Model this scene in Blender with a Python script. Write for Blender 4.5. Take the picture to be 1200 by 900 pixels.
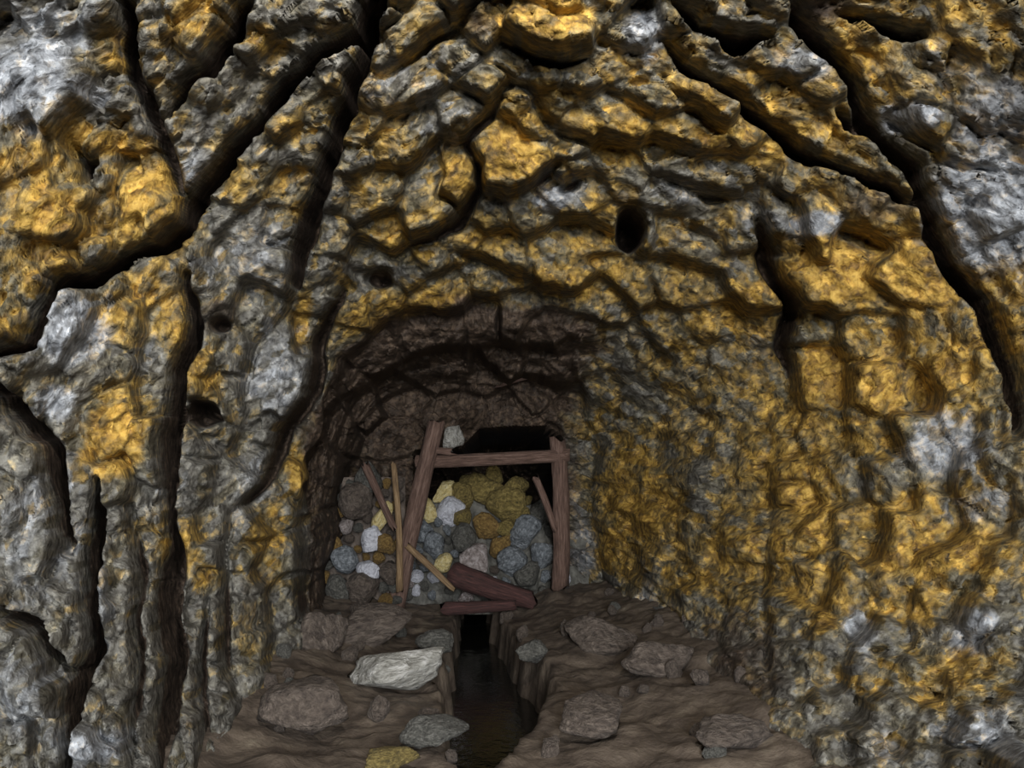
import bpy, math, random
import numpy as np

for o in list(bpy.data.objects):
    bpy.data.objects.remove(o, do_unlink=True)
scene = bpy.context.scene
COL = scene.collection
R = np.random.RandomState(11)
random.seed(11)

# ------------------------------------------------------------------ camera
EYE = 0.95                      # eye height over the adit floor
FPX, VX, VY = 900.0, 570.0, 560.0
cd = bpy.data.cameras.new('camera')
cd.lens = 27.0; cd.sensor_width = 36.0; cd.sensor_fit = 'HORIZONTAL'
cd.shift_x = (600 - VX) / 1200.0
cd.shift_y = (VY - 450) / 1200.0
cd.clip_start = 0.02
cam = bpy.data.objects.new('camera', cd); COL.objects.link(cam)
cam.location = (0, 0, EYE); cam.rotation_euler = (math.pi / 2, 0, 0)
scene.camera = cam

# ------------------------------------------------------------------ world, lamps, exposure
w = bpy.data.worlds.new('world'); scene.world = w; w.use_nodes = True
w.node_tree.nodes['Background'].inputs[0].default_value = (0.55, 0.62, 0.75, 1)
w.node_tree.nodes['Background'].inputs[1].default_value = 0.02

def lamp(name, kind, loc, target, power, col, size):
    d = bpy.data.lights.new(name, kind); d.energy = power; d.color = col
    if kind == 'AREA':
        d.shape = 'DISK'; d.size = size
    elif kind == 'SPOT':
        d.spot_size = math.radians(110); d.spot_blend = 0.8; d.shadow_soft_size = size
    else:
        d.shadow_soft_size = size
    o = bpy.data.objects.new(name, d); COL.objects.link(o); o.location = loc
    v = np.array(target, float) - np.array(loc, float)
    from mathutils import Vector
    o.rotation_euler = Vector(v).to_track_quat('-Z', 'Y').to_euler()
    return o
# daylight reaching in from the adit mouth behind the photographer, and a hand lamp held high
lamp('adit_mouth_daylight', 'AREA', (0.4, -2.6, 1.5), (0.1, 4.0, 1.0), 190, (0.93, 0.97, 1.0), 1.3)
lamp('hand_lamp', 'SPOT', (0.15, 0.3, 1.95), (0.12, 4.2, 1.0), 95, (1.0, 0.97, 0.92), 0.06)

vs = scene.view_settings
vs.view_transform = 'Standard'; vs.look = 'None'; vs.gamma = 1.0; vs.use_curve_mapping = False
vs.exposure = 1.05

# ------------------------------------------------------------------ noise
def _hash(ix, iy, iz, s):
    n = (ix.astype(np.int64) * 374761393 + iy.astype(np.int64) * 668265263 + iz.astype(np.int64) * 2147483647 + s * 974634777) & 0xFFFFFFFF
    n = ((n ^ (n >> 13)) * 1274126177) & 0xFFFFFFFF
    n = ((n ^ (n >> 16)) * 2246822519) & 0xFFFFFFFF
    return ((n ^ (n >> 15)) & 0xFFFF) / 65535.0
def vnoise(P, s=0):
    P = np.asarray(P, float); F = np.floor(P); f = P - F; f = f * f * f * (f * (f * 6 - 15) + 10)
    I = F.astype(np.int64); out = 0
    for dx in (0, 1):
        for dy in (0, 1):
            for dz in (0, 1):
                wgt = (f[:, 0] if dx else 1 - f[:, 0]) * (f[:, 1] if dy else 1 - f[:, 1]) * (f[:, 2] if dz else 1 - f[:, 2])
                out = out + wgt * _hash(I[:, 0] + dx, I[:, 1] + dy, I[:, 2] + dz, s)
    return out * 2 - 1
def fbm(P, octv=4, s=0, ridged=False):
    P = np.asarray(P, float); a, t, n = 1.0, 0, 0
    for k in range(octv):
        v = vnoise(P, s + 17 * k)
        if ridged: v = 1 - 2 * np.abs(v)
        t = t + a * v; n += a; a *= 0.5; P = P * 2.03 + 5.1
    return t / n
def sstep(a, b, x):
    t = np.clip((x - a) / (b - a), 0, 1); return t * t * (3 - 2 * t)

# ------------------------------------------------------------------ materials
def nodes(m):
    m.use_nodes = True; nt = m.node_tree; nt.nodes.clear()
    out = nt.nodes.new('ShaderNodeOutputMaterial'); b = nt.nodes.new('ShaderNodeBsdfPrincipled')
    nt.links.new(b.outputs[0], out.inputs[0]); return nt, b
def N(nt, t, **kw):
    n = nt.nodes.new(t)
    for k, v in kw.items(): setattr(n, k, v)
    return n
def noise_node(nt, co, scale, detail=5, rough=0.6, dist=0.0):
    n = N(nt, 'ShaderNodeTexNoise'); n.inputs['Scale'].default_value = scale; n.inputs['Detail'].default_value = detail
    n.inputs['Roughness'].default_value = rough; n.inputs['Distortion'].default_value = dist
    nt.links.new(co, n.inputs['Vector']); return n.outputs['Fac']
def ramp(nt, fac, stops):
    r = N(nt, 'ShaderNodeValToRGB'); e = r.color_ramp.elements
    e[0].position, e[0].color = stops[0][0], (*stops[0][1], 1)
    e[1].position, e[1].color = stops[-1][0], (*stops[-1][1], 1)
    for p, c in stops[1:-1]:
        k = e.new(p); k.color = (*c, 1)
    nt.links.new(fac, r.inputs[0]); return r.outputs[0]
def mixc(nt, fac, a, b, mode='MIX'):
    m = N(nt, 'ShaderNodeMix', data_type='RGBA', blend_type=mode)
    for s, v in ((m.inputs[0], fac), (m.inputs[6], a), (m.inputs[7], b)):
        if hasattr(v, 'is_linked'): nt.links.new(v, s)
        elif isinstance(v, tuple): s.default_value = (*v, 1)
        else: s.default_value = v
    return m.outputs[2]
def math_(nt, op, a, b=None, c=None, clamp=False):
    m = N(nt, 'ShaderNodeMath', operation=op, use_clamp=clamp)
    for s, v in zip(m.inputs, (a, b, c)):
        if v is None: continue
        if hasattr(v, 'is_linked'): nt.links.new(v, s)
        else: s.default_value = v
    return m.outputs[0]
def bump(nt, b, h, dist, strength=0.6):
    bp = N(nt, 'ShaderNodeBump'); bp.inputs['Strength'].default_value = strength; bp.inputs['Distance'].default_value = dist
    nt.links.new(h, bp.inputs['Height']); nt.links.new(bp.outputs[0], b.inputs['Normal'])

def rock_material():
    m = bpy.data.materials.new('stained_rock'); nt, b = nodes(m)
    co = N(nt, 'ShaderNodeTexCoord').outputs['Object']
    at = N(nt, 'ShaderNodeAttribute', attribute_name='mineral')
    sp = N(nt, 'ShaderNodeSeparateColor'); nt.links.new(at.outputs['Color'], sp.inputs[0])
    yel, pale, rust_and_shade = sp.outputs
    n1 = noise_node(nt, co, 7, 5, .62, .4); n2 = noise_node(nt, co, 22, 5, .65); n3 = noise_node(nt, co, 42, 3, .55)
    grey = ramp(nt, n2, [(.28, (.020, .019, .019)), (.45, (.082, .079, .077)), (.58, (.145, .141, .136)), (.75, (.26, .255, .25))])
    olive = ramp(nt, n2, [(.3, (.035, .028, .014)), (.5, (.11, .090, .045)), (.72, (.23, .20, .105))])
    base = mixc(nt, math_(nt, 'MULTIPLY_ADD', yel, 1.3, .25, clamp=True), grey, olive)
    # pale blue-grey fresh rock
    bl = ramp(nt, n2, [(.28, (.065, .067, .072)), (.48, (.185, .19, .20)), (.70, (.42, .43, .445))])
    pf = math_(nt, 'MULTIPLY_ADD', n1, .9, -.45); pf = math_(nt, 'ADD', pale, pf); pf = math_(nt, 'MULTIPLY_ADD', pf, 2.2, -.55, clamp=True)
    base = mixc(nt, pf, base, bl)
    # ochre crust
    n4 = noise_node(nt, co, 22, 4, .58, .6)
    oc = ramp(nt, n4, [(.28, (.05, .028, .010)), (.40, (.15, .085, .022)), (.52, (.28, .165, .032)), (.68, (.44, .28, .065))])
    mud = math_(nt, 'MULTIPLY_ADD', n2, 1.7, -.85); mid = math_(nt, 'MULTIPLY_ADD', n1, 1.0, -.5)
    yf = math_(nt, 'ADD', yel, math_(nt, 'ADD', mud, mid)); yf = math_(nt, 'MULTIPLY_ADD', yf, 1.5, -.32, clamp=True)
    base = mixc(nt, yf, base, oc)
    rf = math_(nt, 'ADD', rust_and_shade, math_(nt, 'MULTIPLY_ADD', n1, 1.0, -.5)); rf = math_(nt, 'MULTIPLY_ADD', rf, 2, -.5, clamp=True)  # this channel also carries the shade painted in fractures and past the brow
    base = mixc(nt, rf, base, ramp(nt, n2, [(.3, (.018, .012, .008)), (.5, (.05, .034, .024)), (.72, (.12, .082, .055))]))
    # dark specks of sulphide and clay
    sk = ramp(nt, n3, [(.34, (.35, .33, .31)), (.48, (1, 1, 1))])
    base = mixc(nt, .75, base, sk, 'MULTIPLY')
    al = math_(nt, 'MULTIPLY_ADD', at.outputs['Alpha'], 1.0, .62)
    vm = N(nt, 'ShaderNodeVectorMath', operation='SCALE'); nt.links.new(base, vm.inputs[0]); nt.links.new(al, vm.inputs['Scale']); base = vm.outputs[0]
    nt.links.new(base, b.inputs['Base Color'])
    nt.links.new(math_(nt, 'MULTIPLY_ADD', n2, .5, .45), b.inputs['Roughness'])
    b.inputs['Specular IOR Level'].default_value = .25
    bump(nt, b, math_(nt, 'ADD', n2, math_(nt, 'MULTIPLY', n3, .35)), .025, .6)
    return m
def simple_mat(name, stops, scale=9, rough=.75, bdist=.015, stretch=None, detail=6):
    m = bpy.data.materials.new(name); nt, b = nodes(m)
    co = N(nt, 'ShaderNodeTexCoord').outputs['Object']
    if stretch:
        mp = N(nt, 'ShaderNodeMapping'); mp.inputs['Scale'].default_value = stretch
        nt.links.new(co, mp.inputs[0]); co = mp.outputs[0]
    n = noise_node(nt, co, scale, detail, .65, .3)
    nt.links.new(ramp(nt, n, stops), b.inputs['Base Color'])
    b.inputs['Roughness'].default_value = rough
    bump(nt, b, n, bdist, .8)
    return m
M = {}
M['rock'] = rock_material()
M['seam'] = simple_mat('dark_clay_seam', [(.3, (.010, .009, .008)), (.55, (.035, .030, .024)), (.8, (.075, .062, .045))], 14)
M['mud'] = simple_mat('brown_mine_mud', [(.28, (.030, .022, .016)), (.45, (.075, .056, .042)), (.6, (.12, .092, .068)), (.78, (.20, .165, .12))], 6, .6, .03)
M['timber'] = simple_mat('weathered_timber', [(.3, (.035, .018, .012)), (.5, (.11, .062, .045)), (.72, (.21, .135, .105))], 9, .85, .015, (9, 9, .9))
M['timber_pale'] = simple_mat('pale_split_timber', [(.3, (.08, .045, .022)), (.55, (.22, .14, .07)), (.75, (.36, .25, .14))], 9, .85, .015, (9, 9, .9))
M['timber_red'] = simple_mat('rotten_red_timber', [(.3, (.015, .006, .005)), (.55, (.055, .020, .017)), (.75, (.12, .05, .042))], 8, .85, .015, (9, 9, 1))
def stone(name, lo, mid, hi, scale=4.5, rough=.7):
    return simple_mat(name, [(.3, lo), (.5, mid), (.72, hi)], scale, rough, .06)
M['white'] = stone('white_quartz_stone', (.32, .31, .34), (.62, .62, .68), (.85, .85, .9))
M['cream'] = stone('cream_yellow_stone', (.42, .30, .10), (.72, .58, .26), (.85, .76, .48))
M['ochre'] = stone('ochre_stone', (.07, .04, .014), (.22, .13, .035), (.40, .27, .09), 6)
M['olive'] = stone('olive_yellow_stone', (.05, .04, .014), (.20, .145, .04), (.42, .32, .11), 6)
M['blue'] = stone('blue_grey_stone', (.05, .056, .062), (.17, .185, .20), (.42, .44, .47))
M['grey'] = stone('dull_grey_stone', (.03, .029, .025), (.10, .095, .082), (.22, .21, .185), 6)
M['pink'] = stone('pinkish_stone', (.10, .08, .07), (.30, .25, .235), (.60, .54, .53))
M['brown'] = stone('brown_muddy_stone', (.035, .025, .02), (.10, .076, .06), (.19, .15, .12))
M['slab'] = stone('pale_slab_stone', (.14, .13, .11), (.34, .325, .29), (.60, .58, .55), 3.5)

# ------------------------------------------------------------------ object helpers
def mesh_obj(name, V, F, mat, parent=None, smooth=True):
    me = bpy.data.meshes.new(name)
    me.from_pydata([tuple(v) for v in V], [], [tuple(int(i) for i in f) for f in F])
    me.update()
    if smooth: me.polygons.foreach_set('use_smooth', [True] * len(me.polygons))
    if mat: me.materials.append(mat)
    o = bpy.data.objects.new(name, me); COL.objects.link(o)
    if parent is not None: o.parent = parent
    return o
def tag(o, label=None, cat=None, group=None, kind=None):
    if label: o['label'] = label
    if cat: o['category'] = cat
    if group: o['group'] = group
    if kind: o['kind'] = kind
    return o
def at(px, py, Y):
    return np.array([(px - VX) * Y / FPX, Y, EYE - (py - VY) * Y / FPX])

# ------------------------------------------------------------------ the adit: cross sections (metres) by angle from straight up
TH = np.array([-140, -125, -110, -90, -70, -50, -30, -10, 10, 30, 50, 70, 90, 110, 125, 140.])
R_LIP = np.array([1.30, 1.16, .99, .89, .90, 1.01, .975, .93, .945, 1.08, 1.39, 1.61, 1.49, 1.40, 1.32, 1.35])
R_END = np.array([1.7, 1.40, 1.17, 1.05, 1.02, .94, .80, .70, .68, .74, .88, .90, .83, .87, 1.08, 1.4])
FLARE = np.array([.95, 1.05, 1.25, 1.5, 1.5, 1.45, 1.4, 1.38, 1.38, 1.38, 1.35, 1.3, 1.3, 1.2, 1.05, .95])
Y_NEAR, Y_LIP, Y_END = 1.15, 3.9, 6.0
def r_of(th, Y):
    tv = np.stack([th / 14.0, th * 0, th * 0], 1)
    lip = np.interp(th, TH, R_LIP) * (1 + .07 * fbm(tv, 3, 201)); YL = Y_LIP + .45 * fbm(tv * .8, 3, 207); end = np.interp(th, TH, R_END); fl = np.interp(th, TH, FLARE)
    a = np.clip((YL - Y) / (YL - 1.2), 0, 1.2)
    r = lip * (1 + (fl - 1) * a)
    beyond = sstep(YL, YL + .45, Y)
    t = np.clip((Y - YL) / (Y_END - YL), 0, 1)
    openside = 1 - sstep(10, 50, th)
    inner_step = lip + (end + .06 - lip) * beyond
    inner_slope = lip + (end - lip) * t
    inner = (inner_step * .4 + inner_slope * .6) * openside + inner_slope * (1 - openside)
    return np.where(Y > YL, inner, r)

NT, NW, NC = 900, 420, 80
ths = np.linspace(-138, 138, NT)
Yw = 1 / np.linspace(1 / Y_NEAR, 1 / Y_END, NW)
cap = np.linspace(1, 0, NC + 1)[1:]
TT, YY = np.meshgrid(ths, np.concatenate([Yw, np.full(NC, Y_END)]))          # rows = stations
CC = np.ones_like(TT); CC[NW:, :] = cap[:, None]
RR = r_of(TT.ravel(), YY.ravel()).reshape(TT.shape) * CC
k = np.radians(TT)
BASE = np.stack([RR * np.sin(k), YY + .22 * (1 - CC), EYE + RR * np.cos(k)], -1)     # NR x NT x 3
NR = BASE.shape[0]
du = np.gradient(BASE, axis=1); dv = np.gradient(BASE, axis=0)
NRM = np.cross(dv, du); ln = np.linalg.norm(NRM, axis=2, keepdims=True)
NRM = NRM / np.maximum(ln, 1e-9)
NRM[-1] = (0, 1, 0)
outw = np.stack([np.sin(k), np.zeros_like(k), np.cos(k)], -1); outw[NW:] = (0, 1, 0)
flip = np.sum(NRM * outw, 2) < 0
NRM[flip] *= -1
NRM[NW:] = NRM[NW:] * .2 + np.array([0, 1, 0]) * .8
for _ in range(6):                                                             # soften the normals over the brow
    NRM[1:-1] = (NRM[:-2] + NRM[1:-1] * 2 + NRM[2:]) / 4
    NRM[:, 1:-1] = (NRM[:, :-2] + NRM[:, 1:-1] * 2 + NRM[:, 2:]) / 4
NRM /= np.linalg.norm(NRM, axis=2, keepdims=True)
B = BASE.reshape(-1, 3); NN = NRM.reshape(-1, 3)
# image coordinates: the pixel where each wall point projects in the camera view
CX = VX + FPX * B[:, 0] / B[:, 1]; CY = VY - FPX * (B[:, 2] - EYE) / B[:, 1]
wn = np.stack([CX / 55, CY / 55, np.zeros_like(CX)], 1)
WX = CX + 9 * fbm(wn, 3, 3); WY = CY + 9 * fbm(wn, 3, 91)

# fractures: polyline in image pixels, width, depth
CR = [
 ([(440,-60),(425,20),(383,55),(333,97),(300,143),(267,177),(233,222),(217,260),(180,290),(130,305),(60,335),(20,400),(-40,420)], 15, .30),
 ([(455,-60),(440,0),(425,60),(407,110),(385,155),(374,200),(363,250),(352,300),(345,335)], 17, .32),
 ([(125,-40),(138,20),(147,67),(167,117),(187,160),(203,205),(215,228)], 13, .22),
 ([(285,0),(277,27),(240,80),(207,103),(190,130)], 22, .30),
 ([(70,165),(100,188),(90,215)], 11, .16), ([(130,180),(130,265)], 5, .08), ([(70,232),(100,250),(118,280)], 5, .08),
 ([(-40,440),(7,470),(33,500),(57,522),(63,560),(73,593),(78,640)], 14, .24),
 ([(213,320),(213,343),(227,373),(222,400),(207,433),(207,490),(200,533),(200,610)], 13, .24),
 ([(225,470),(255,488)], 17, .26), ([(250,376),(268,384)], 9, .16),
 ([(335,368),(300,403),(288,445),(283,470)], 7, .10),
 ([(398,330),(385,370),(372,420),(366,463),(338,495),(325,530),(308,560),(280,592)], 13, .22),
 ([(118,560),(107,660),(103,727),(105,765),(84,800),(80,850),(75,930)], 15, .26),
 ([(-30,712),(33,737),(57,773),(80,790)], 11, .2),
 ([(150,590),(160,680),(157,807),(150,867),(145,940)], 9, .14),
 ([(205,600),(192,700),(203,770),(200,813),(185,867),(180,940)], 20, .22),
 ([(265,600),(262,733),(270,820)], 8, .14), ([(240,700),(235,780),(240,900)], 9, .15),
 ([(345,690),(350,720)], 9, .15), ([(310,830),(320,900)], 7, .12),
 ([(565,-10),(533,20),(497,52),(460,75),(445,85)], 8, .12),
 ([(595,88),(575,125),(547,162),(563,193),(566,217),(540,253),(510,277),(483,288),(455,300)], 9, .16),
 ([(610,92),(627,113),(653,147),(690,163)], 7, .12), ([(660,186),(627,213),(600,230)], 9, .15),
 ([(690,200),(665,218)], 14, .12),
 ([(600,46),(625,62),(660,68),(690,58)], 8, .12),
 ([(430,318),(455,330)], 15, .16), ([(525,292),(565,300),(592,312)], 10, .12),
 ([(890,235),(896,290),(914,325),(934,368),(918,403),(931,450),(935,470)], 12, .20),
 ([(785,40),(800,63),(843,97),(877,123),(910,146),(933,170),(990,195),(1050,218),(1085,240)], 11, .22),
 ([(925,-40),(943,17),(980,67),(1007,107),(1050,165),(1077,190),(1090,225),(1096,267),(1117,310),(1160,360),(1172,395),(1187,440),(1200,500)], 14, .26),
 ([(985,130),(1020,150)], 12, .2), ([(1000,12),(1040,25),(1075,34),(1100,30)], 16, .24),
 ([(1036,115),(1058,143),(1095,165)], 7, .12), ([(1120,190),(1190,197)], 6, .10), ([(1115,205),(1150,235),(1190,260)], 5, .09),
 ([(888,262),(905,290),(925,300)], 11, .16), ([(830,20),(870,45),(905,40)], 26, .24), ([(790,0),(820,20)], 18, .2),
 ([(755,205),(810,217),(860,235),(890,247)], 7, .12),
 ([(588,350),(588,392)], 7, .16), ([(572,425),(582,440)], 9, .14), ([(1020,762),(1045,766)], 5, .10), ([(930,656),(960,652)], 6, .10),
 ([(1195,300),(1150,340)], 6, .1), ([(1180,440),(1175,520)], 7, .12), ([(1060,480),(1090,485),(1110,470)], 7, .1),
 ([(760,390),(800,440)], 10, .12), ([(725,455),(740,500)], 6, .1), ([(830,490),(820,540)], 9, .1), ([(700,540),(690,600),(705,680)], 6, .08),
 ([(800,590),(798,640),(812,660)], 5, .07), ([(900,480),(905,600),(895,720),(905,820)], 7, .08), ([(1030,600),(1035,650)], 7, .1),
 ([(430,455),(400,470),(370,500)], 9, .14), ([(440,560),(440,600)], 8, .14), ([(1085,870),(1150,880)], 6, .1), ([(990,860),(1010,900)], 6, .1),
 ([(610,440),(650,450)], 16, .10), ([(640,490),(660,505)], 14, .16),
]
HOLES = [(740, 266, 17, 30, .40), (100, 192, 13, 12, .15), (257, 380, 14, 10, .16), (445, 325, 18, 14, .14), (385, 772, 12, 9, .12), (235, 485, 24, 18, .22)]
# big single blocks: cx, cy, rx, ry, angle, push into the adit (m)
BIG = [
 (283,315,56,46,20,.08),(325,440,40,54,15,.09),(145,510,42,60,-30,.10),(75,385,50,42,-35,.05),(645,28,58,34,10,.09),(600,175,42,48,0,.06),
 (530,215,24,36,15,.04),(725,140,70,28,15,.03),(40,85,62,62,0,.04),(170,240,42,50,-10,.05),(60,245,50,48,0,.05),(235,188,26,34,20,.03),
 (230,28,34,38,10,.05),(335,150,40,34,-35,.04),(480,110,50,42,0,.03),(490,245,42,36,0,.04),(1070,132,34,15,38,.07),(955,265,40,16,15,.06),
 (940,80,32,30,40,.03),(990,75,26,34,45,.04),(855,110,52,24,35,.05),(865,165,44,24,20,.03),(980,320,52,38,0,.04),(1085,335,48,42,0,.03),
 (1050,430,56,44,0,.04),(960,435,30,28,0,.03),(1150,250,40,44,0,.02),(40,640,46,62,0,.05),(28,810,46,60,0,.05),(105,560,36,40,0,.03),
 (690,290,44,42,0,.03),(575,272,36,20,-10,.04),(485,30,48,32,-25,.04),(660,222,36,18,-15,.0),(30,540,40,50,0,.05),(100,875,40,22,0,.04),
 (1100,520,44,36,0,.03),(950,585,40,46,0,.03),(1085,630,50,28,0,.03),(750,575,44,50,0,.02),(990,700,38,34,0,.02),(460,360,46,18,-15,.03),
 (622,462,30,20,0,.05),(880,345,30,40,-20,.03),(160,360,40,32,0,.04),(205,390,14,44,0,.03),(340,560,30,36,0,.03),
 (310,660,24,44,0,.03),(1010,760,24,44,15,.04),(1140,745,30,24,0,.03),(125,700,16,50,0,.03),(230,640,26,34,0,.04),
]
# ochre crust, pale fresh rock, rusty rock: cx, cy, rx, ry, strength
OCH = [(645,25,52,32,1.1),(600,175,42,45,.9),(735,150,62,28,.75),(530,215,26,35,.75),(490,250,38,36,.75),(575,270,40,22,.75),(690,290,46,36,.65),
 (660,325,70,18,.75),(465,175,40,26,.45),(230,30,32,36,.95),(122,50,24,28,.65),(310,48,24,15,.75),(345,148,40,18,.6),(275,205,22,22,.7),
 (50,190,50,40,.85),(60,265,52,45,.85),(170,240,46,55,.95),(110,160,50,20,.8),(40,312,50,30,.7),(8,365,22,30,.75),(165,365,50,34,.65),(205,390,15,44,.85),
 (237,440,20,28,.85),(145,507,38,48,1.25),(210,640,30,30,.8),(236,672,17,20,.85),(355,365,16,30,.7),(350,555,26,36,.75),(312,640,24,50,.6),(292,760,24,50,.45),
 (430,370,50,20,.75),(480,350,60,18,.75),(560,335,60,12,.6),(600,345,60,10,.5),(840,112,50,24,.55),(905,110,30,24,.65),(860,163,42,20,.85),(1000,62,30,34,.85),(975,152,52,10,.6),
 (1182,50,16,34,.75),(1120,140,40,25,.45),(1030,215,30,20,.5),(980,325,70,40,1.05),(1085,330,60,50,.9),(1050,430,95,55,.95),(960,440,34,28,.95),
 (880,365,44,30,.75),(1125,262,16,36,.8),(1010,505,50,34,.85),(945,580,44,60,1.05),(1060,605,70,26,.85),(1090,645,95,26,.95),(960,690,44,40,.95),
 (1060,695,60,36,.65),(748,580,48,66,.9),(728,645,30,34,.85),(805,672,36,20,.7),(860,650,50,70,.55),(830,540,90,90,.3),(1090,790,70,36,.6),
 (1170,785,34,30,.55),(1155,400,40,44,.85),(920,820,60,40,.25),(1150,8,60,14,.5),(490,25,50,26,.5),(820,420,60,60,.4),(780,330,60,30,.5),(840,250,40,30,.4),
 (720,70,90,20,.4),(740,100,60,30,.4),(330,220,30,30,.35),(420,140,30,50,.4),(270,350,30,12,.4),(1130,90,50,30,.35),(1000,260,60,40,.5),(1060,290,50,30,.6),(1180,330,30,30,.5),
 (450,220,40,50,.45),(640,250,30,20,.4),(400,480,26,20,.35),(980,830,40,20,.35),(1080,860,60,16,.35),(930,520,60,50,.6),(880,430,40,30,.6)]
PALE = [(30,95,56,56,.85),(10,85,40,30,.4),(110,105,15,15,1.0),(75,385,48,42,.75),(70,470,20,22,.9),(328,440,38,52,.55),(285,310,52,42,.35),(230,190,20,28,.5),
 (1070,132,30,14,1.2),(958,262,30,11,1.2),(1160,250,60,66,1.0),(940,75,32,26,.6),(755,32,20,28,.8),(655,222,32,16,.6),(1100,522,48,36,.65),(38,640,50,66,.45),
 (28,810,46,66,.45),(110,872,40,18,.8),(520,140,40,30,.35),(480,105,50,28,.35),(1005,735,18,34,.8),(1140,742,28,24,.7),(1150,862,56,26,.6),(680,640,18,60,.55),
 (1170,130,50,50,.75),(1100,80,40,30,.35),(900,265,40,14,.5),(60,30,70,40,.5),(400,20,20,30,.3),(790,225,40,14,.5),(200,560,30,60,.25),(120,720,20,60,.35),
 (60,560,30,40,.4),(1180,200,40,30,.5),(1140,600,40,20,.4),(1080,880,60,30,.3),(720,720,50,40,.35),(290,560,26,40,.4),(180,420,20,50,.35)]
RUST = [(1035,235,40,30,.6),(970,8,40,20,.7),(370,505,26,30,.7),(520,420,90,50,.5),(480,480,60,30,.45),(250,370,30,20,.6),(640,420,60,40,.4),(820,300,50,30,.35),(860,780,60,60,.6),
 (700,400,50,30,.35),(300,690,20,40,.4),(215,800,30,60,.3),(900,400,30,40,.35),(560,20,20,20,.5),(780,820,90,60,.6)]
def blob_sum(L, X, Y):
    best = np.zeros_like(X)
    for (cx, cy, rx, ry, s) in L:
        d = ((X - cx) / (1.12 * rx)) ** 2 + ((Y - cy) / (1.12 * ry)) ** 2
        best = np.maximum(best, s * np.exp(-.75 * d ** 1.6))
    return best

def seg_dist(X, Y, pts):
    '''distance to a fracture trace, in units that grow where the trace pinches out at its ends'''
    L = [math.hypot(b[0] - a[0], b[1] - a[1]) for a, b in zip(pts[:-1], pts[1:])]; tot = sum(L); run = 0.0
    best = np.full(X.shape, 1e9)
    for (x0, y0), (x1, y1), l in zip(pts[:-1], pts[1:], L):
        dx, dy = x1 - x0, y1 - y0
        t = np.clip(((X - x0) * dx + (Y - y0) * dy) / (l * l), 0, 1)
        s_ = run + t * l; pinch = np.minimum(s_, tot - s_) / min(70.0, tot * .45)
        d = np.hypot(X - x0 - t * dx, Y - y0 - t * dy) / (.25 + .85 * np.clip(pinch, 0, 1))
        best = np.minimum(best, d); run += l
    return best

# seeds of the joint network
seeds = []; ncrack = 0
def far(p, d):
    return all((p[0] - q[0]) ** 2 + (p[1] - q[1]) ** 2 > d * d for q in seeds)
for pts, wd, dep in CR:
    for (x0, y0), (x1, y1) in zip(pts[:-1], pts[1:]):
        L = math.hypot(x1 - x0, y1 - y0); n = max(1, int(L / 30)); nx, ny = -(y1 - y0) / L, (x1 - x0) / L
        for i in range(n):
            t = (i + .5) / n; x, y = x0 + t * (x1 - x0), y0 + t * (y1 - y0); o = 15
            a, b_ = (x + nx * o, y + ny * o), (x - nx * o, y - ny * o)
            if far(a, 17) and far(b_, 17): seeds += [a, b_]
ncrack = len(seeds); tries = 0
while tries < 14000:
    tries += 1
    p = (random.uniform(-170, 1370), random.uniform(-170, 1000))
    sp = 47 if (0 < p[0] < 1200 and p[1] > 0) else 62
    if far(p, sp): seeds.append(p)
S = np.array(seeds)
lab = np.arange(len(S))
rsd = np.random.RandomState(77); S_ang = np.zeros(len(S)); S_str = np.ones(len(S))
for j in range(ncrack, len(S)):
    lean = np.interp(S[j, 0], [0, 420, 560, 760, 1200], [-58, -50, 0, 38, 48])      # strike of the joints in image coordinates
    S_ang[j] = math.radians(lean + rsd.normal() * 22); S_str[j] = rsd.uniform(1.0, 1.75)
PUSH = {}
for i, (cx, cy, rx, ry, ang, pu) in enumerate(BIG):
    c, s = math.cos(math.radians(ang)), math.sin(math.radians(ang))
    ex = ((S[:, 0] - cx) * c + (S[:, 1] - cy) * s) / rx; ey = (-(S[:, 0] - cx) * s + (S[:, 1] - cy) * c) / ry
    q = np.where(ex ** 2 + ey ** 2 < 1.0)[0]
    if len(q) == 0: q = np.array([np.argmin(ex ** 2 + ey ** 2)])
    lab[q] = 10000 + i; PUSH[10000 + i] = pu
d1 = np.full(len(WX), 1e12); l1 = np.full(len(WX), -1); d2 = np.full(len(WX), 1e12)
for j in range(len(S)):
    ex, ey = WX - S[j, 0], WY - S[j, 1]; c_, s_ = math.cos(S_ang[j]), math.sin(S_ang[j])
    d = ((ex * c_ + ey * s_) / S_str[j]) ** 2 + (-ex * s_ + ey * c_) ** 2 * S_str[j]
    same = l1 == lab[j]; closer = d < d1
    d2 = np.where(closer & ~same, d1, np.where(~closer & ~same, np.minimum(d2, d), d2))
    l1 = np.where(closer, lab[j], l1); d1 = np.where(closer, d, d1)
edge = (np.sqrt(d2) - np.sqrt(d1)) * .5                                     # image-pixel distance to the nearest joint

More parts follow.
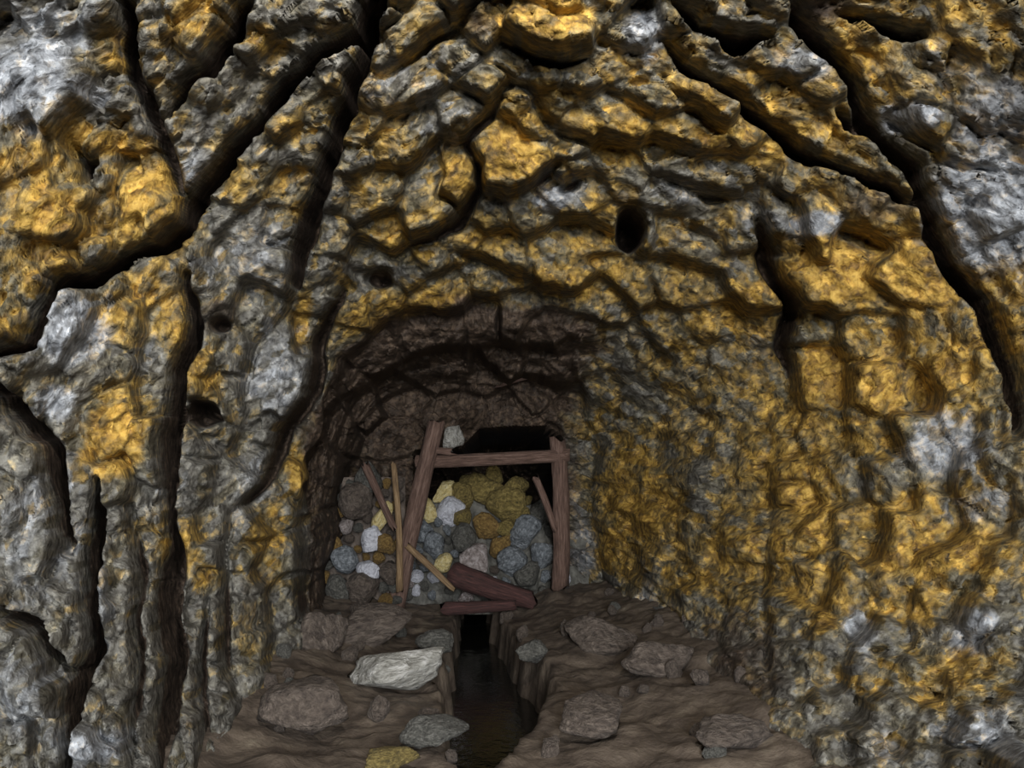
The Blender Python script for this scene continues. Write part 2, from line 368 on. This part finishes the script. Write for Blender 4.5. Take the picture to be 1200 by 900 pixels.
# relief: the rock has broken into steps whose faces look towards the adit mouth
FOC = np.array([0.0, -1.0, EYE]); DD = B - FOC; DD /= np.linalg.norm(DD, axis=1)[:, None]
depth_scale = np.clip(np.linalg.norm(B, axis=1) / 2.6, .7, 1.5)
disp = np.zeros(len(B))                                                     # + = into the rock
order = np.argsort(l1, kind='stable'); ul, st = np.unique(l1[order], return_index=True); st = list(st) + [len(order)]
blk_y = np.zeros(len(B)); 
for a, u in enumerate(ul):
    ix = order[st[a]:st[a + 1]]
    x, y = WX[ix], WY[ix]; cx, cy = x.mean(), y.mean(); rad = max(14, math.sqrt(x.var() + y.var()) * 1.3)
    rs = np.random.RandomState(int(u) + 5)
    h = np.zeros(len(ix))
    for q in range(6):
        an = rs.uniform(0, 2 * math.pi); g = rs.uniform(.25, .95); o = rs.uniform(.05, .5)
        h = np.maximum(h, g * (((x - cx) * math.cos(an) + (y - cy) * math.sin(an)) / rad) - o * g)
    tx, ty = rs.uniform(-.35, .35, 2)
    off = -PUSH[u] if u in PUSH else rs.uniform(-.03, .025)
    amp = .0016 * min(rad, 60)
    by = B[ix, 1]; kk_ = rs.uniform(.35, .75) if u not in PUSH else .8
    if 680 < cx < 935 and cy > 400: kk_ *= .3; amp *= .7
    elif cx >= 935 and cy > 470: amp *= .7
    stepd = np.clip(kk_ * (np.median(by) - by), -.35, .35) / DD[ix, 1]
    disp[ix] = (off * 1.6 + 1.5 * amp * h + 1.4 * amp * (tx * (x - cx) + ty * (y - cy)) / rad + stepd) * sstep(-1, 4.5, edge[ix])
    blk_y[ix] = rs.uniform(-.16, .16)
jn = .5 + .5 * fbm(np.stack([CX / 90, CY / 90, CX * 0 + 4], 1), 2, 44)
disp += .085 * (1 - sstep(0, 4.5, edge)) * sstep(.35, .85, jn) * (1 - .7 * sstep(680, 720, CX) * (1 - sstep(900, 940, CX)) * sstep(400, 460, CY)) * (1 - .6 * sstep(4.0, 4.4, B[:, 1]))
crk = np.zeros(len(B))
wob = 1 + .5 * fbm(np.stack([CX / 26, CY / 26, CX * 0 + 9], 1), 3, 71) + .5 * fbm(np.stack([CX / 75, CY / 75, CX * 0 + 3], 1), 2, 78)
for pts, wd, dep in CR:
    d = seg_dist(WX, WY, pts) / (wd * .58 * wob)
    crk = np.maximum(crk, dep * (1.35 if dep >= .18 else 1.0) * (1 - sstep(.2, 1.15, d)))
for hx, hy, rx, ry, dep in HOLES:
    d = np.hypot((CX - hx) / rx, (CY - hy) / ry)
    crk = np.maximum(crk, dep * (1 - sstep(.55, 1.1, d)))
disp = disp * (1 - .6 * sstep(.02, .12, crk))
def relax(a, n):
    g = a.reshape(NR, NT)
    for _ in range(n):
        g = g.copy(); g[1:-1] = (g[:-2] + 2 * g[1:-1] + g[2:]) / 4; g[:, 1:-1] = (g[:, :-2] + 2 * g[:, 1:-1] + g[:, 2:]) / 4
    return g.ravel()
crk = relax(crk, 3); disp = relax(disp, 1) + 1.8 * crk; P3 = B + DD * disp[:, None]
def chips(ang, stretch, cell, sd):                                       # chipped facets: small planes at odd tilts
    a = math.radians(ang); u = (CX * math.cos(a) + CY * math.sin(a)) / (cell * stretch); v = (-CX * math.sin(a) + CY * math.cos(a)) / cell
    u = u + .35 * fbm(np.stack([CX / 30, CY / 30, CX * 0 + sd], 1), 2, sd); v = v + .35 * fbm(np.stack([CX / 30, CY / 30, CX * 0 + sd], 1), 2, sd + 5)
    iu, iv = np.floor(u), np.floor(v); best = np.full(len(u), 9e9); ta = np.zeros(len(u)); tb = np.zeros(len(u)); out = np.zeros(len(u)); zz = np.zeros(len(u), np.int64)
    for du_ in (-1, 0, 1):
        for dv_ in (-1, 0, 1):
            gu, gv = (iu + du_).astype(np.int64), (iv + dv_).astype(np.int64)
            ju, jv = gu + _hash(gu, gv, zz, sd), gv + _hash(gu, gv, zz, sd + 1)
            dd_ = (u - ju) ** 2 + (v - jv) ** 2; c = dd_ < best
            t1, t2, t3 = _hash(gu, gv, zz, sd + 2) * 2 - 1, _hash(gu, gv, zz, sd + 3) * 2 - 1, _hash(gu, gv, zz, sd + 4) * 2 - 1
            out = np.where(c, t1 * (u - ju) + t2 * (v - jv) + .5 * t3, out); ta = np.where(c, t3, ta); tb = np.where(c, t1, tb); best = np.where(c, dd_, best)
    return out, ta, tb
lm = sstep(540, 620, CX)
cA, cB, cC, cD = chips(-52, 1.9, 22, 301), chips(-35, 1.5, 10, 311), chips(40, 1.8, 22, 321), chips(30, 1.5, 10, 331)
ch, g1, g2 = [(cA[q] + .5 * cB[q]) * (1 - lm) + (cC[q] + .5 * cD[q]) * lm for q in range(3)]
gs1, gs2 = cB[1] * (1 - lm) + cD[1] * lm, cB[2] * (1 - lm) + cD[2] * lm      # random value of every small grain
disp += np.where(l1 >= 10000, .032, .055) * ch * sstep(0, 3, edge)
disp += .06 * fbm(P3 * 2.2, 3, 5) + .022 * fbm(P3 * 7, 3, 25, True) + .008 * fbm(B * 22, 2, 35)
disp += sstep(4.0, 4.5, B[:, 1]) * (.14 * fbm(B * 3.1, 3, 55) + .05 * ch)
POS = B + DD * disp[:, None]
# the old working behind the timbers: the end wall opens into it
ox = np.maximum(np.abs(CX - 572) - 84, 0); oy = np.maximum(np.maximum(np.interp(CX, [480, 540, 562, 640, 664], [532, 530, 506, 503, 520]) - CY, CY - 760), 0)
hole = 1 - sstep(0, 7, np.hypot(ox, oy) + 3 * wob)
iscap = np.arange(len(B)) >= NW * NT
hole = hole * iscap
POS[:, 1] += hole * 5.0
POS[:, 2] -= hole * .5 * 0
# minerals, with shade painted into the fractures and past the brow
ny = fbm(np.stack([CX / 40, CY / 40, CX * 0], 1), 3, 133) * 12
att = np.zeros((len(B), 4)); att[:, 3] = 1
och = blob_sum(OCH, WX + ny, WY - ny)
film = np.interp(CX, [0, 330, 420, 860, 940, 1300], [.14, .10, .26, .26, .38, .30]) * (1 - .75 * (1 - sstep(300, 420, CX)) * sstep(420, 600, CY)) * (1 - .7 * sstep(660, 760, CY))
och = np.maximum(och, film + .5 * och)
att[:, 0] = np.clip(och + blk_y * (.4 + och), 0, 1.3)
att[:, 1] = np.clip(blob_sum(PALE, WX - ny, WY + ny) + blk_y * .5, 0, 1.3)
att[:, 2] = np.clip(blob_sum(RUST, WX, WY), 0, 1)
att[:, 0] = np.clip(att[:, 0] + .22 * gs1 + .10 * g1, 0, 1.4); att[:, 1] = np.clip(att[:, 1] + .16 * gs2, 0, 1.4); att[:, 3] = .5 + .42 * gs2 * gs1 + .2 * gs2
att[:, 0] *= 1 - .75 * np.clip(att[:, 1], 0, 1)
gouge_shade = sstep(.05, .13, crk)                                                 # fractures darkened with their depth: clay gouge tint plus painted shade
att[:, 0] *= 1 - .9 * gouge_shade; att[:, 1] *= 1 - .9 * gouge_shade; att[:, 2] = np.maximum(att[:, 2], gouge_shade); att[:, 3] = att[:, 3] * (1 - gouge_shade) + .38 * gouge_shade
inner = sstep(Y_LIP - .1, Y_LIP + .3, B[:, 1]) * (1 - sstep(640, 720, CX)) * .75  # rock past the brow coloured darker brown, standing in for the brow's shade
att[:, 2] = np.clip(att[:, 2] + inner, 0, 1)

# faces -> blocks
ii = (np.arange(NR - 1)[:, None] * NT + np.arange(NT - 1)[None, :]).ravel()
Q = np.stack([ii, ii + 1, ii + NT + 1, ii + NT], 1)
fl = l1[Q[:, 0]]
deep = (crk[Q].mean(1) > .10) | (hole[Q].max(1) > .02)
ycen = B[Q, 1].mean(1); tcen = TT.ravel()[Q].mean(1)
def build_patch(name, q, parent, mats, skirt=0.0, mask=None):
    vid, inv = np.unique(q, return_inverse=True); f = inv.reshape(-1, 4)
    V = POS[vid]; A = att[vid]
    if skirt > 0:
        e = np.concatenate([f[:, [0, 1]], f[:, [1, 2]], f[:, [2, 3]], f[:, [3, 0]]])
        key = np.sort(e, 1); kk = key[:, 0].astype(np.int64) * (len(V) + 1) + key[:, 1]
        _, first, cnt = np.unique(kk, return_index=True, return_counts=True)
        be = e[first[cnt == 1]]
        bv, binv = np.unique(be, return_inverse=True); binv = binv.reshape(-1, 2)
        V2 = V[bv] + DD[vid[bv]] * skirt
        n0 = len(V)
        m0 = n0 + len(bv)
        sk = np.stack([m0 + binv[:, 1], m0 + binv[:, 0], n0 + binv[:, 0], n0 + binv[:, 1]], 1)
        V = np.concatenate([V, V2, V[bv]]); A = np.concatenate([A, A[bv], A[bv]]); f = np.concatenate([f, sk])
    me = bpy.data.meshes.new(name)
    me.vertices.add(len(V)); me.vertices.foreach_set('co', V.astype(np.float32).ravel())
    me.loops.add(f.size); me.loops.foreach_set('vertex_index', f.astype(np.int32).ravel())
    me.polygons.add(len(f)); me.polygons.foreach_set('loop_start', np.arange(0, f.size, 4, dtype=np.int32))
    me.polygons.foreach_set('loop_total', np.full(len(f), 4, dtype=np.int32))
    me.update(calc_edges=True)
    me.polygons.foreach_set('use_smooth', np.ones(len(f), dtype=bool))
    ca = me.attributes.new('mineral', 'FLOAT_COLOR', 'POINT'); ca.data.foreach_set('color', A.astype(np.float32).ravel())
    for m_ in mats: me.materials.append(m_)
    o = bpy.data.objects.new(name, me); COL.objects.link(o)
    if parent is not None: o.parent = parent
    return o

vis = (CX > -60) & (CX < 1260) & (CY > -60)
sides = {}
def side_of(y, t):
    if y > Y_END - .02: return 'wall_back'
    if t < -52: return 'wall_left'
    if t > 58: return 'wall_right'
    return 'ceiling'
blocks = {}; rest = {'wall_left': [], 'wall_right': [], 'ceiling': [], 'wall_back': []}
for u in np.unique(fl):
    ix = np.where(fl == u)[0]
    sd = side_of(np.median(ycen[ix]), np.median(tcen[ix]))
    dm = deep[ix]; rest[sd].append(ix[dm]); ix = ix[~dm]
    if len(ix) == 0: continue
    if vis[Q[ix, 0]].sum() < 12: rest[sd].append(ix); continue
    blocks.setdefault(sd, []).append((u, ix))
LAB = {'wall_left': 'fractured grey rock wall with ochre crust on the left side', 'wall_right': 'ochre-crusted rock wall on the right side',
       'ceiling': 'jagged arched rock roof stained yellow', 'wall_back': 'dark end wall of rock around the timbered opening'}
for sd in rest:
    q = Q[np.concatenate(rest[sd])] if rest[sd] else Q[:0]
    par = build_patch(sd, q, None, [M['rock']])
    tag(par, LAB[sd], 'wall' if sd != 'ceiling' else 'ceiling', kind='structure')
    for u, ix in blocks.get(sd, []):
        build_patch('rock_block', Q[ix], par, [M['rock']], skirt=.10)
    print(sd, len(blocks.get(sd, [])))

# ------------------------------------------------------------------ floor
gx = np.linspace(-2.1, 2.1, 190); gy = np.linspace(.9, 8.5, 330)
GX, GY = np.meshgrid(gx, gy); X, Yf = GX.ravel(), GY.ravel()
def floor_z(X, Yf):
    P = np.stack([X, Yf, X * 0], 1)
    z = .05 * fbm(P * 1.6, 3, 7) + .035 * fbm(P * 6, 4, 8) + .012 * fbm(P * 20, 2, 9)
    cl = np.interp(Yf, [1, 2.5, 3.5, 4.5, 6], [-.10, -.06, .05, -.02, -.10])           # gully centre and half width
    hw = np.interp(Yf, [1, 2.4, 2.9, 3.4, 3.9, 4.6, 5.7, 7.4, 7.6], [.0, .0, .14, .23, .25, .18, .14, .14, 0])
    d = np.abs(X - cl + .05 * fbm(P * 5, 2, 77)) - hw
    z = z - .55 * (1 - sstep(-.06, .03, d)) * (hw > .02)
    z = z + .12 * sstep(.5, 1.25, X) + .08 * sstep(.15, .5, X) * sstep(3.4, 4.5, Yf)
    z = z + .10 * sstep(.45, 1.0, -X)
    return z
Z = floor_z(X, Yf)
nx_ = len(gx); fi = (np.arange(len(gy) - 1)[:, None] * nx_ + np.arange(nx_ - 1)[None]).ravel()
floor = mesh_obj('floor', np.stack([X, Yf, Z], 1), np.stack([fi, fi + 1, fi + nx_ + 1, fi + nx_], 1), M['mud'])
wv = []; ys = np.linspace(2.75, 7.5, 40)
for y in ys:
    for sx in (-.30, -.1, .1, .30):
        wv.append((float(np.interp(y, [1, 2.5, 3.5, 4.5, 6], [-.10, -.06, .05, -.02, -.10])) + sx, y, -.25))
wf = [(j * 4 + i, j * 4 + i + 1, j * 4 + i + 5, j * 4 + i + 4) for j in range(39) for i in range(3)]
mw = bpy.data.materials.new('black_stagnant_water'); nt, b = nodes(mw)
b.inputs['Base Color'].default_value = (.006, .006, .005, 1); b.inputs['Roughness'].default_value = .12
bump(nt, b, noise_node(nt, N(nt, 'ShaderNodeTexCoord').outputs['Object'], 14, 3), .01, .4)
tag(mesh_obj('gully_water', wv, wf, mw), 'black stagnant water standing in the floor gully', 'water', kind='stuff')
tag(floor, 'dark brown muddy floor with a black gully down the middle', 'floor', kind='structure')

# ------------------------------------------------------------------ loose stones
def ico(sub):
    import bmesh
    bm = bmesh.new(); bmesh.ops.create_icosphere(bm, subdivisions=sub, radius=1.0)
    V = np.array([v.co[:] for v in bm.verts]); F = [[v.index for v in f.verts] for f in bm.faces]; bm.free(); return V, F
ICO = {2: ico(2), 3: ico(3), 4: ico(4)}
def rock_shape(seed, sub=3, planes=13, rough=.06):
    rs = np.random.RandomState(seed); V, F = ICO[sub]
    n = rs.normal(size=(planes, 3)); n /= np.linalg.norm(n, axis=1)[:, None]; d = rs.uniform(.55, .95, planes)
    dots = np.maximum(V @ n.T, 1e-3); r = np.minimum(1.05, (d / dots).min(1))
    rough = .16
    P = V * r[:, None]
    P = P * (1 + rough * fbm(P * 2.5 + seed, 3, seed % 97))[:, None]
    return P, F
SHAPES = {}
def stone_obj(name, loc, size, mat, seed, rot=None, sub=3, label=None, group=None, cat='rock'):
    key = (seed % 9, mat, sub)
    if key not in SHAPES:
        P, F = rock_shape(100 + seed % 9, sub)
        me = bpy.data.meshes.new(name); me.from_pydata([tuple(p) for p in P], [], F); me.update()
        me.polygons.foreach_set('use_smooth', [sub >= 3] * len(me.polygons)); me.materials.append(M[mat]); SHAPES[key] = me
    o = bpy.data.objects.new(name, SHAPES[key]); COL.objects.link(o)
    o.location = loc; o.scale = size if hasattr(size, '__len__') else (size,) * 3
    rs = random.Random(seed); o.rotation_euler = rot if rot else (rs.uniform(0, 6), rs.uniform(0, 6), rs.uniform(0, 6))
    return tag(o, label, cat, group)

# muck pile behind and under the timber set
def pile_y(px, py):
    return 5.75 + .75 * np.clip((700 - py) / 140, 0, 1)
top = [(470,600),(490,582),(515,572),(535,564),(555,556),(575,555),(598,563),(615,578),(640,588),(656,600)]
def pile_top(px): return np.interp(px, [t[0] for t in top], [t[1] for t in top])
gxp = np.linspace(455, 690, 48); rows = np.linspace(0, 1, 30); V = []; 
for r_ in rows:
    for px in gxp:
        ty = pile_top(px) + 10; py = 720 + (ty - 720) * r_
        V.append(at(px, py, pile_y(px, py) + .10 + .04 * math.sin(px * .3 + r_ * 9)))
F = [(j * 48 + i, j * 48 + i + 1, (j + 1) * 48 + i + 1, (j + 1) * 48 + i) for j in range(29) for i in range(47)]
last = 29 * 48; nb = len(V)
for i in range(48): v = V[last + i]; V.append(np.array([v[0], v[1] + 1.2, 0.0]))
F += [(last + i, last + i + 1, nb + i + 1, nb + i) for i in range(47)]
core = mesh_obj('rubble_heap', V, F, M['grey'])
tag(core, 'fine grey rock rubble filling the heap behind the timber frame', 'rubble', kind='stuff')

pr = random.Random(5); placed = []; n = 0
# named stones of the heap: px, py, r px, material, label
HEAP = [(528,600,17,'white','pale white-blue block high on left of the rubble heap'),(500,597,14,'cream','cream stone at upper left of heap beside leaning post'),
 (556,655,22,'pink','pale pinkish slab low on the front of rubble heap'),(495,622,18,'blue','dark blue-grey block left of heap behind leaning post'),
 (510,640,15,'blue','smaller blue-grey stone under the pale white-blue block'),(565,575,22,'olive','olive-yellow boulder crowning the rubble heap'),
 (592,590,24,'olive','large olive-yellow rock right of the heap crown'),(540,580,18,'olive','olive-yellow rock on the left shoulder of heap'),
 (570,615,22,'ochre','ochre rock in the middle of the rubble heap'),(545,630,18,'grey','grey rock in the centre left of rubble heap'),
 (615,625,20,'blue','greenish blue-grey rock right of heap centre'),(630,600,16,'grey','grey rock on the right shoulder of heap'),
 (635,650,18,'blue','blue-grey rock low right of heap beside the right post'),(600,660,20,'blue','blue-grey rock at heap foot right of the pinkish slab'),
 (585,640,17,'ochre','ochre-brown stone above the heap foot'),(620,672,15,'grey','grey stone at right foot of the rubble heap'),
 (520,660,14,'cream','tan stone at left foot of heap below blue-grey stones'),
 (578,560,15,'olive','small olive-yellow rock at the very top of heap just under crossbeam'),(604,574,16,'olive','olive-yellow rock behind right of the heap top'),
 (552,566,15,'olive','olive-yellow stone left of the heap top under crossbeam'),(522,578,14,'cream','cream-yellow stone on the upper left slope of heap'),
 (608,606,15,'olive','olive stone below the large olive-yellow rock'),(592,618,14,'olive','olive-brown stone right of the central ochre rock'),
 (648,622,13,'grey','grey stone tucked behind the right post'),(540,606,13,'olive','olive stone right of the pale white-blue block')]
for i, (px, py, rp, mt, lb) in enumerate(HEAP):
    Y = pile_y(px, py); s = rp * Y / FPX
    stone_obj('heap_rock', at(px, py, Y), (s * pr.uniform(.95, 1.25), s, s * pr.uniform(.8, 1.0)), mt, 200 + i * 7, None, 3, lb, 'rocks of the rubble heap')
    placed.append((px, py, rp))
tries = 0
while n < 90 and tries < 4000:
    tries += 1
    px = pr.uniform(476, 662); py = pr.uniform(555, 700); rp = pr.uniform(6, 10)
    if py < pile_top(px) + 4: continue
    if any((px - a) ** 2 + (py - b_) ** 2 < (rp * .8 + c * .75) ** 2 for a, b_, c in placed): continue
    placed.append((px, py, rp)); n += 1
    Y = pile_y(px, py) + .03; s = rp * Y / FPX
    mt = pr.choice(['olive', 'ochre', 'olive', 'grey']) if py < 610 and px > 510 else pr.choice(['blue', 'grey', 'grey', 'white', 'blue', 'pink', 'brown'])
    cn = {'olive': 'olive-yellow', 'ochre': 'ochre', 'grey': 'grey', 'blue': 'blue-grey', 'white': 'whitish', 'pink': 'pinkish', 'brown': 'brown'}[mt]
    stone_obj('heap_cobble', at(px, py, Y), s, mt, 1000 + n, None, 2, 'small %s cobble wedged between larger rocks of the heap' % cn, '%s cobbles of the rubble heap' % cn)

stone_obj('wedged_block', at(530, 513, 5.62), (.105, .09, .10), 'slab', 77, (.1, .05, .2), 3, 'pale grey squarish block wedged above the crossbeam beside leaning post')
# stones banked left of the frame
LEFT = [(435,632,17,'white','bright white rounded stone left of the leaning post'),(448,606,15,'cream','cream-yellow upright stone left of the leaning post'),
 (405,616,11,'pink','pale pink stone at far left of the banked stones'),(404,660,19,'blue','lavender-grey rock below the pink stone'),
 (432,668,15,'white','whitish stone under the bright white stone'),(418,588,22,'brown','dark rock above the pink stone'),(390,640,14,'ochre','tan stone left of the lavender-grey rock'),
 (452,640,13,'ochre','ochre stone against the foot of thin pale stake'),(425,690,20,'brown','brown rock at the base of the banked stones'),(455,672,15,'brown','dark brown stone beside foot of leaning post'),
 (395,690,17,'grey','grey rock at the lower left of the banked stones'),(430,560,20,'grey','dull grey rock topping the banked stones')]
for i, (px, py, rp, mt, lb) in enumerate(LEFT):
    Y = 5.35 + .3 * (700 - py) / 140; s = rp * Y / FPX
    rot = (0.3, .25, .4) if mt == 'cream' else None
    sz = (s * .75, s * .8, s * 1.35) if mt == 'cream' else (s * 1.05, s, s)
    stone_obj('banked_stone', at(px, py, Y), sz, mt, 400 + i * 5, rot, 3, lb, 'stones banked left of the timber frame')
pr2 = random.Random(9); pl2 = [(a, b_, c) for a, b_, c, *_ in LEFT]; n = 0; tries = 0
while n < 34 and tries < 3000:
    tries += 1; px = pr2.uniform(378, 470); py = pr2.uniform(565, 706); rp = pr2.uniform(6, 10)
    if any((px - a) ** 2 + (py - b_) ** 2 < (rp * .75 + c * .7) ** 2 for a, b_, c in pl2): continue
    pl2.append((px, py, rp)); n += 1; Y = 5.45 + .3 * (700 - py) / 140
    lm_ = pr2.choice(['grey', 'brown', 'brown', 'ochre'])
    stone_obj('banked_cobble', at(px, py, Y), rp * Y / FPX, lm_, 2000 + n, None, 2,
              'small %s cobble among the stones banked left of the frame' % lm_, '%s cobbles left of the frame' % lm_)
V = []; F = []
for j in range(24):
    for i in range(24):
        px = 360 + i * 5; py = 725 - j * 7.2
        V.append(at(px, py, 5.55 + .34 * j / 24 + .03 * math.sin(i * 1.7 + j)))
F = [(j * 24 + i, j * 24 + i + 1, (j + 1) * 24 + i + 1, (j + 1) * 24 + i) for j in range(23) for i in range(23)]
tag(mesh_obj('rubble_bank', V, F, M['brown']), 'fine brown rubble between the stones left of the frame', 'rubble', kind='stuff')

# ------------------------------------------------------------------ timbers
def timber(name, a, b, ra, rb, mat, seed, parent=None, flat=1.0, n=14, sides=12):
    """a weathered squared or round length of wood from a to b (own axis = local z)"""
    from mathutils import Vector
    a, b = np.array(a), np.array(b); ax = b - a; L = np.linalg.norm(ax)
    V = []; rs = np.random.RandomState(seed)
    bow = rs.uniform(-.02, .02, 2) * L
    for j in range(n + 1):
        t = j / n; r = ra + (rb - ra) * t
        for i in range(sides):
            an = 2 * math.pi * i / sides; c, s = math.cos(an), math.sin(an)
            sq = 1 / max(abs(c), abs(s)) ** .6
            V.append((c * r * sq + bow[0] * math.sin(t * math.pi), s * r * sq * flat + bow[1] * math.sin(t * math.pi), t * L))
    V = np.array(V); d = fbm(V * np.array([26, 26, 4]) + seed, 3, seed)
    cen = np.repeat(np.array([[bow[0] * math.sin(j / n * math.pi), bow[1] * math.sin(j / n * math.pi), j / n * L] for j in range(n + 1)]), sides, 0)
    V = cen + (V - cen) * (1 + .22 * d)[:, None]
    V[:sides, 2] += .03 * rs.uniform(-1, 1, sides); V[-sides:, 2] += .03 * rs.uniform(-1, 1, sides)
    F = [(j * sides + i, j * sides + (i + 1) % sides, (j + 1) * sides + (i + 1) % sides, (j + 1) * sides + i) for j in range(n) for i in range(sides)]
    F.append(tuple(range(sides))[::-1]); F.append(tuple(n * sides + i for i in range(sides)))
    o = mesh_obj(name, V, F, M[mat], parent)
    base = np.array(parent.location) if parent is not None else np.zeros(3)
    o.location = a - base; o.rotation_euler = Vector(ax).to_track_quat('Z', 'Y').to_euler()
    return o
fr = bpy.data.objects.new('timber_frame', None); COL.objects.link(fr); fr.location = (0, 5.6, 0.0)
tag(fr, 'weathered brown timber frame with a leaning left post holding back the rubble heap', 'timber frame')
timber('post', at(463, 716, 5.5), at(512, 494, 5.6), .062, .058, 'timber', 3, fr)
timber('post', at(656, 690, 5.65), at(653, 515, 5.62), .060, .052, 'timber', 4, fr)
timber('crossbeam', at(488, 541, 5.62), at(664, 533, 5.60), .048, .046, 'timber', 6, fr)
timber('wedge', at(500, 528, 5.55), at(531, 530, 5.6), .022, .03, 'timber', 8, fr)
tag(timber('stake', at(468, 690, 5.38), at(461, 545, 5.5), .024, .018, 'timber_pale', 9), 'thin pale stake standing just left of the leaning post', 'stake')
tag(timber('broken_lath', at(428, 545, 5.55), at(462, 620, 5.42), .028, .022, 'timber', 12), 'short dark brown lath slanting against the thin pale stake', 'lath')
tag(timber('fallen_stick', at(478, 640, 5.45), at(530, 690, 5.40), .024, .02, 'timber_pale', 14), 'tan stick lying aslant at the foot of leaning post', 'stick')
tag(timber('fallen_log', at(532, 672, 5.5), at(625, 704, 5.35), .085, .06, 'timber_red', 15), 'dark red rotten log lying at the foot of the heap', 'log')
tag(timber('broken_plank', at(520, 714, 5.15), at(604, 709, 5.2), .045, .035, 'timber_red', 17), 'short dark red broken plank under the rotten log', 'plank')
tag(timber('brace_stick', at(628, 560, 5.55), at(650, 620, 5.6), .025, .02, 'timber', 19), 'short brown stick leaning on the inner side of right post', 'stick')
tag(timber('roof_pole', at(583, 451, 5.80), at(706, 424, 5.55), .022, .016, 'timber', 23), 'thin brown pole wedged across above the crossbeam', 'pole')

# ------------------------------------------------------------------ big stones on the floor
def floor_stone(name, px, py, rx, rz, mat, seed, label, flat=1.0, rotz=0.0, sub=4, tilt=(0, 0)):
    Y = FPX * (EYE - .05) / (py + rz * .55 - VY)
    sx = rx * Y / FPX; sz = rz * Y / FPX
    return stone_obj(name, at(px, py, Y), (sx, sx * flat, sz), mat, seed, (tilt[0], tilt[1], rotz), sub, label)
floor_stone('flat_slab', 466, 783, 66, 26, 'slab', 31, 'large pale flat slab of rock on the floor left of the gully', .75, .1, 4, (.12, -.12))
floor_stone('boulder', 432, 735, 58, 26, 'brown', 45, 'rounded brown boulder behind the pale flat slab', .7, .4)
floor_stone('boulder', 375, 745, 40, 34, 'brown', 46, 'dusky brown rock at the left wall foot behind the slab', .8, 1.4)
floor_stone('boulder', 355, 830, 62, 36, 'brown', 33, 'dark brown boulder in front of the pale slab by left wall', .8, 2.0)
floor_stone('boulder', 510, 855, 42, 20, 'grey', 34, 'low grey rock in front of the pale slab', .8, .7)
floor_stone('boulder', 455, 886, 40, 14, 'olive', 41, 'low olive-yellow stone at the bottom edge left of the gully', .8, .2)
floor_stone('boulder', 700, 745, 46, 22, 'brown', 36, 'drab brown rock on the floor right of the gully', .8, 2.2)
floor_stone('boulder', 770, 770, 50, 24, 'brown', 37, 'drab brown rock at the right wall foot', .8, .9)
floor_stone('boulder', 690, 835, 60, 20, 'brown', 38, 'flat brown stone right of the gully', .8, 1.8)
floor_stone('boulder', 850, 860, 50, 20, 'brown', 39, 'brown stone near the bottom right wall foot', .8, .3)
floor_stone('boulder', 512, 752, 24, 14, 'grey', 44, 'small grey rock on the gully edge behind the slab', .8, .3)
floor_stone('boulder', 625, 762, 26, 16, 'grey', 49, 'small grey rock on the right edge of the gully', .8, 1.2)
pr3 = random.Random(21); nfs = 0
while nfs < 46:
    x = pr3.uniform(-.95, 1.2); y = pr3.uniform(2.5, 5.4)
    z = float(floor_z(np.array([x]), np.array([y]))[0])
    if z < -.12: continue
    s = pr3.uniform(.025, .06); nfs += 1
    lm_ = pr3.choice(['grey', 'brown', 'brown', 'brown']); side = 'left' if x < 0 else 'right'
    stone_obj('loose_stone', (x, y, z + s * .45), (s * 1.2, s, s * .8), lm_, 3000 + nfs, None, 2,
              'small loose %s stone on the muddy floor %s of the gully' % (lm_, side), 'small %s stones %s of the gully' % (lm_, side))
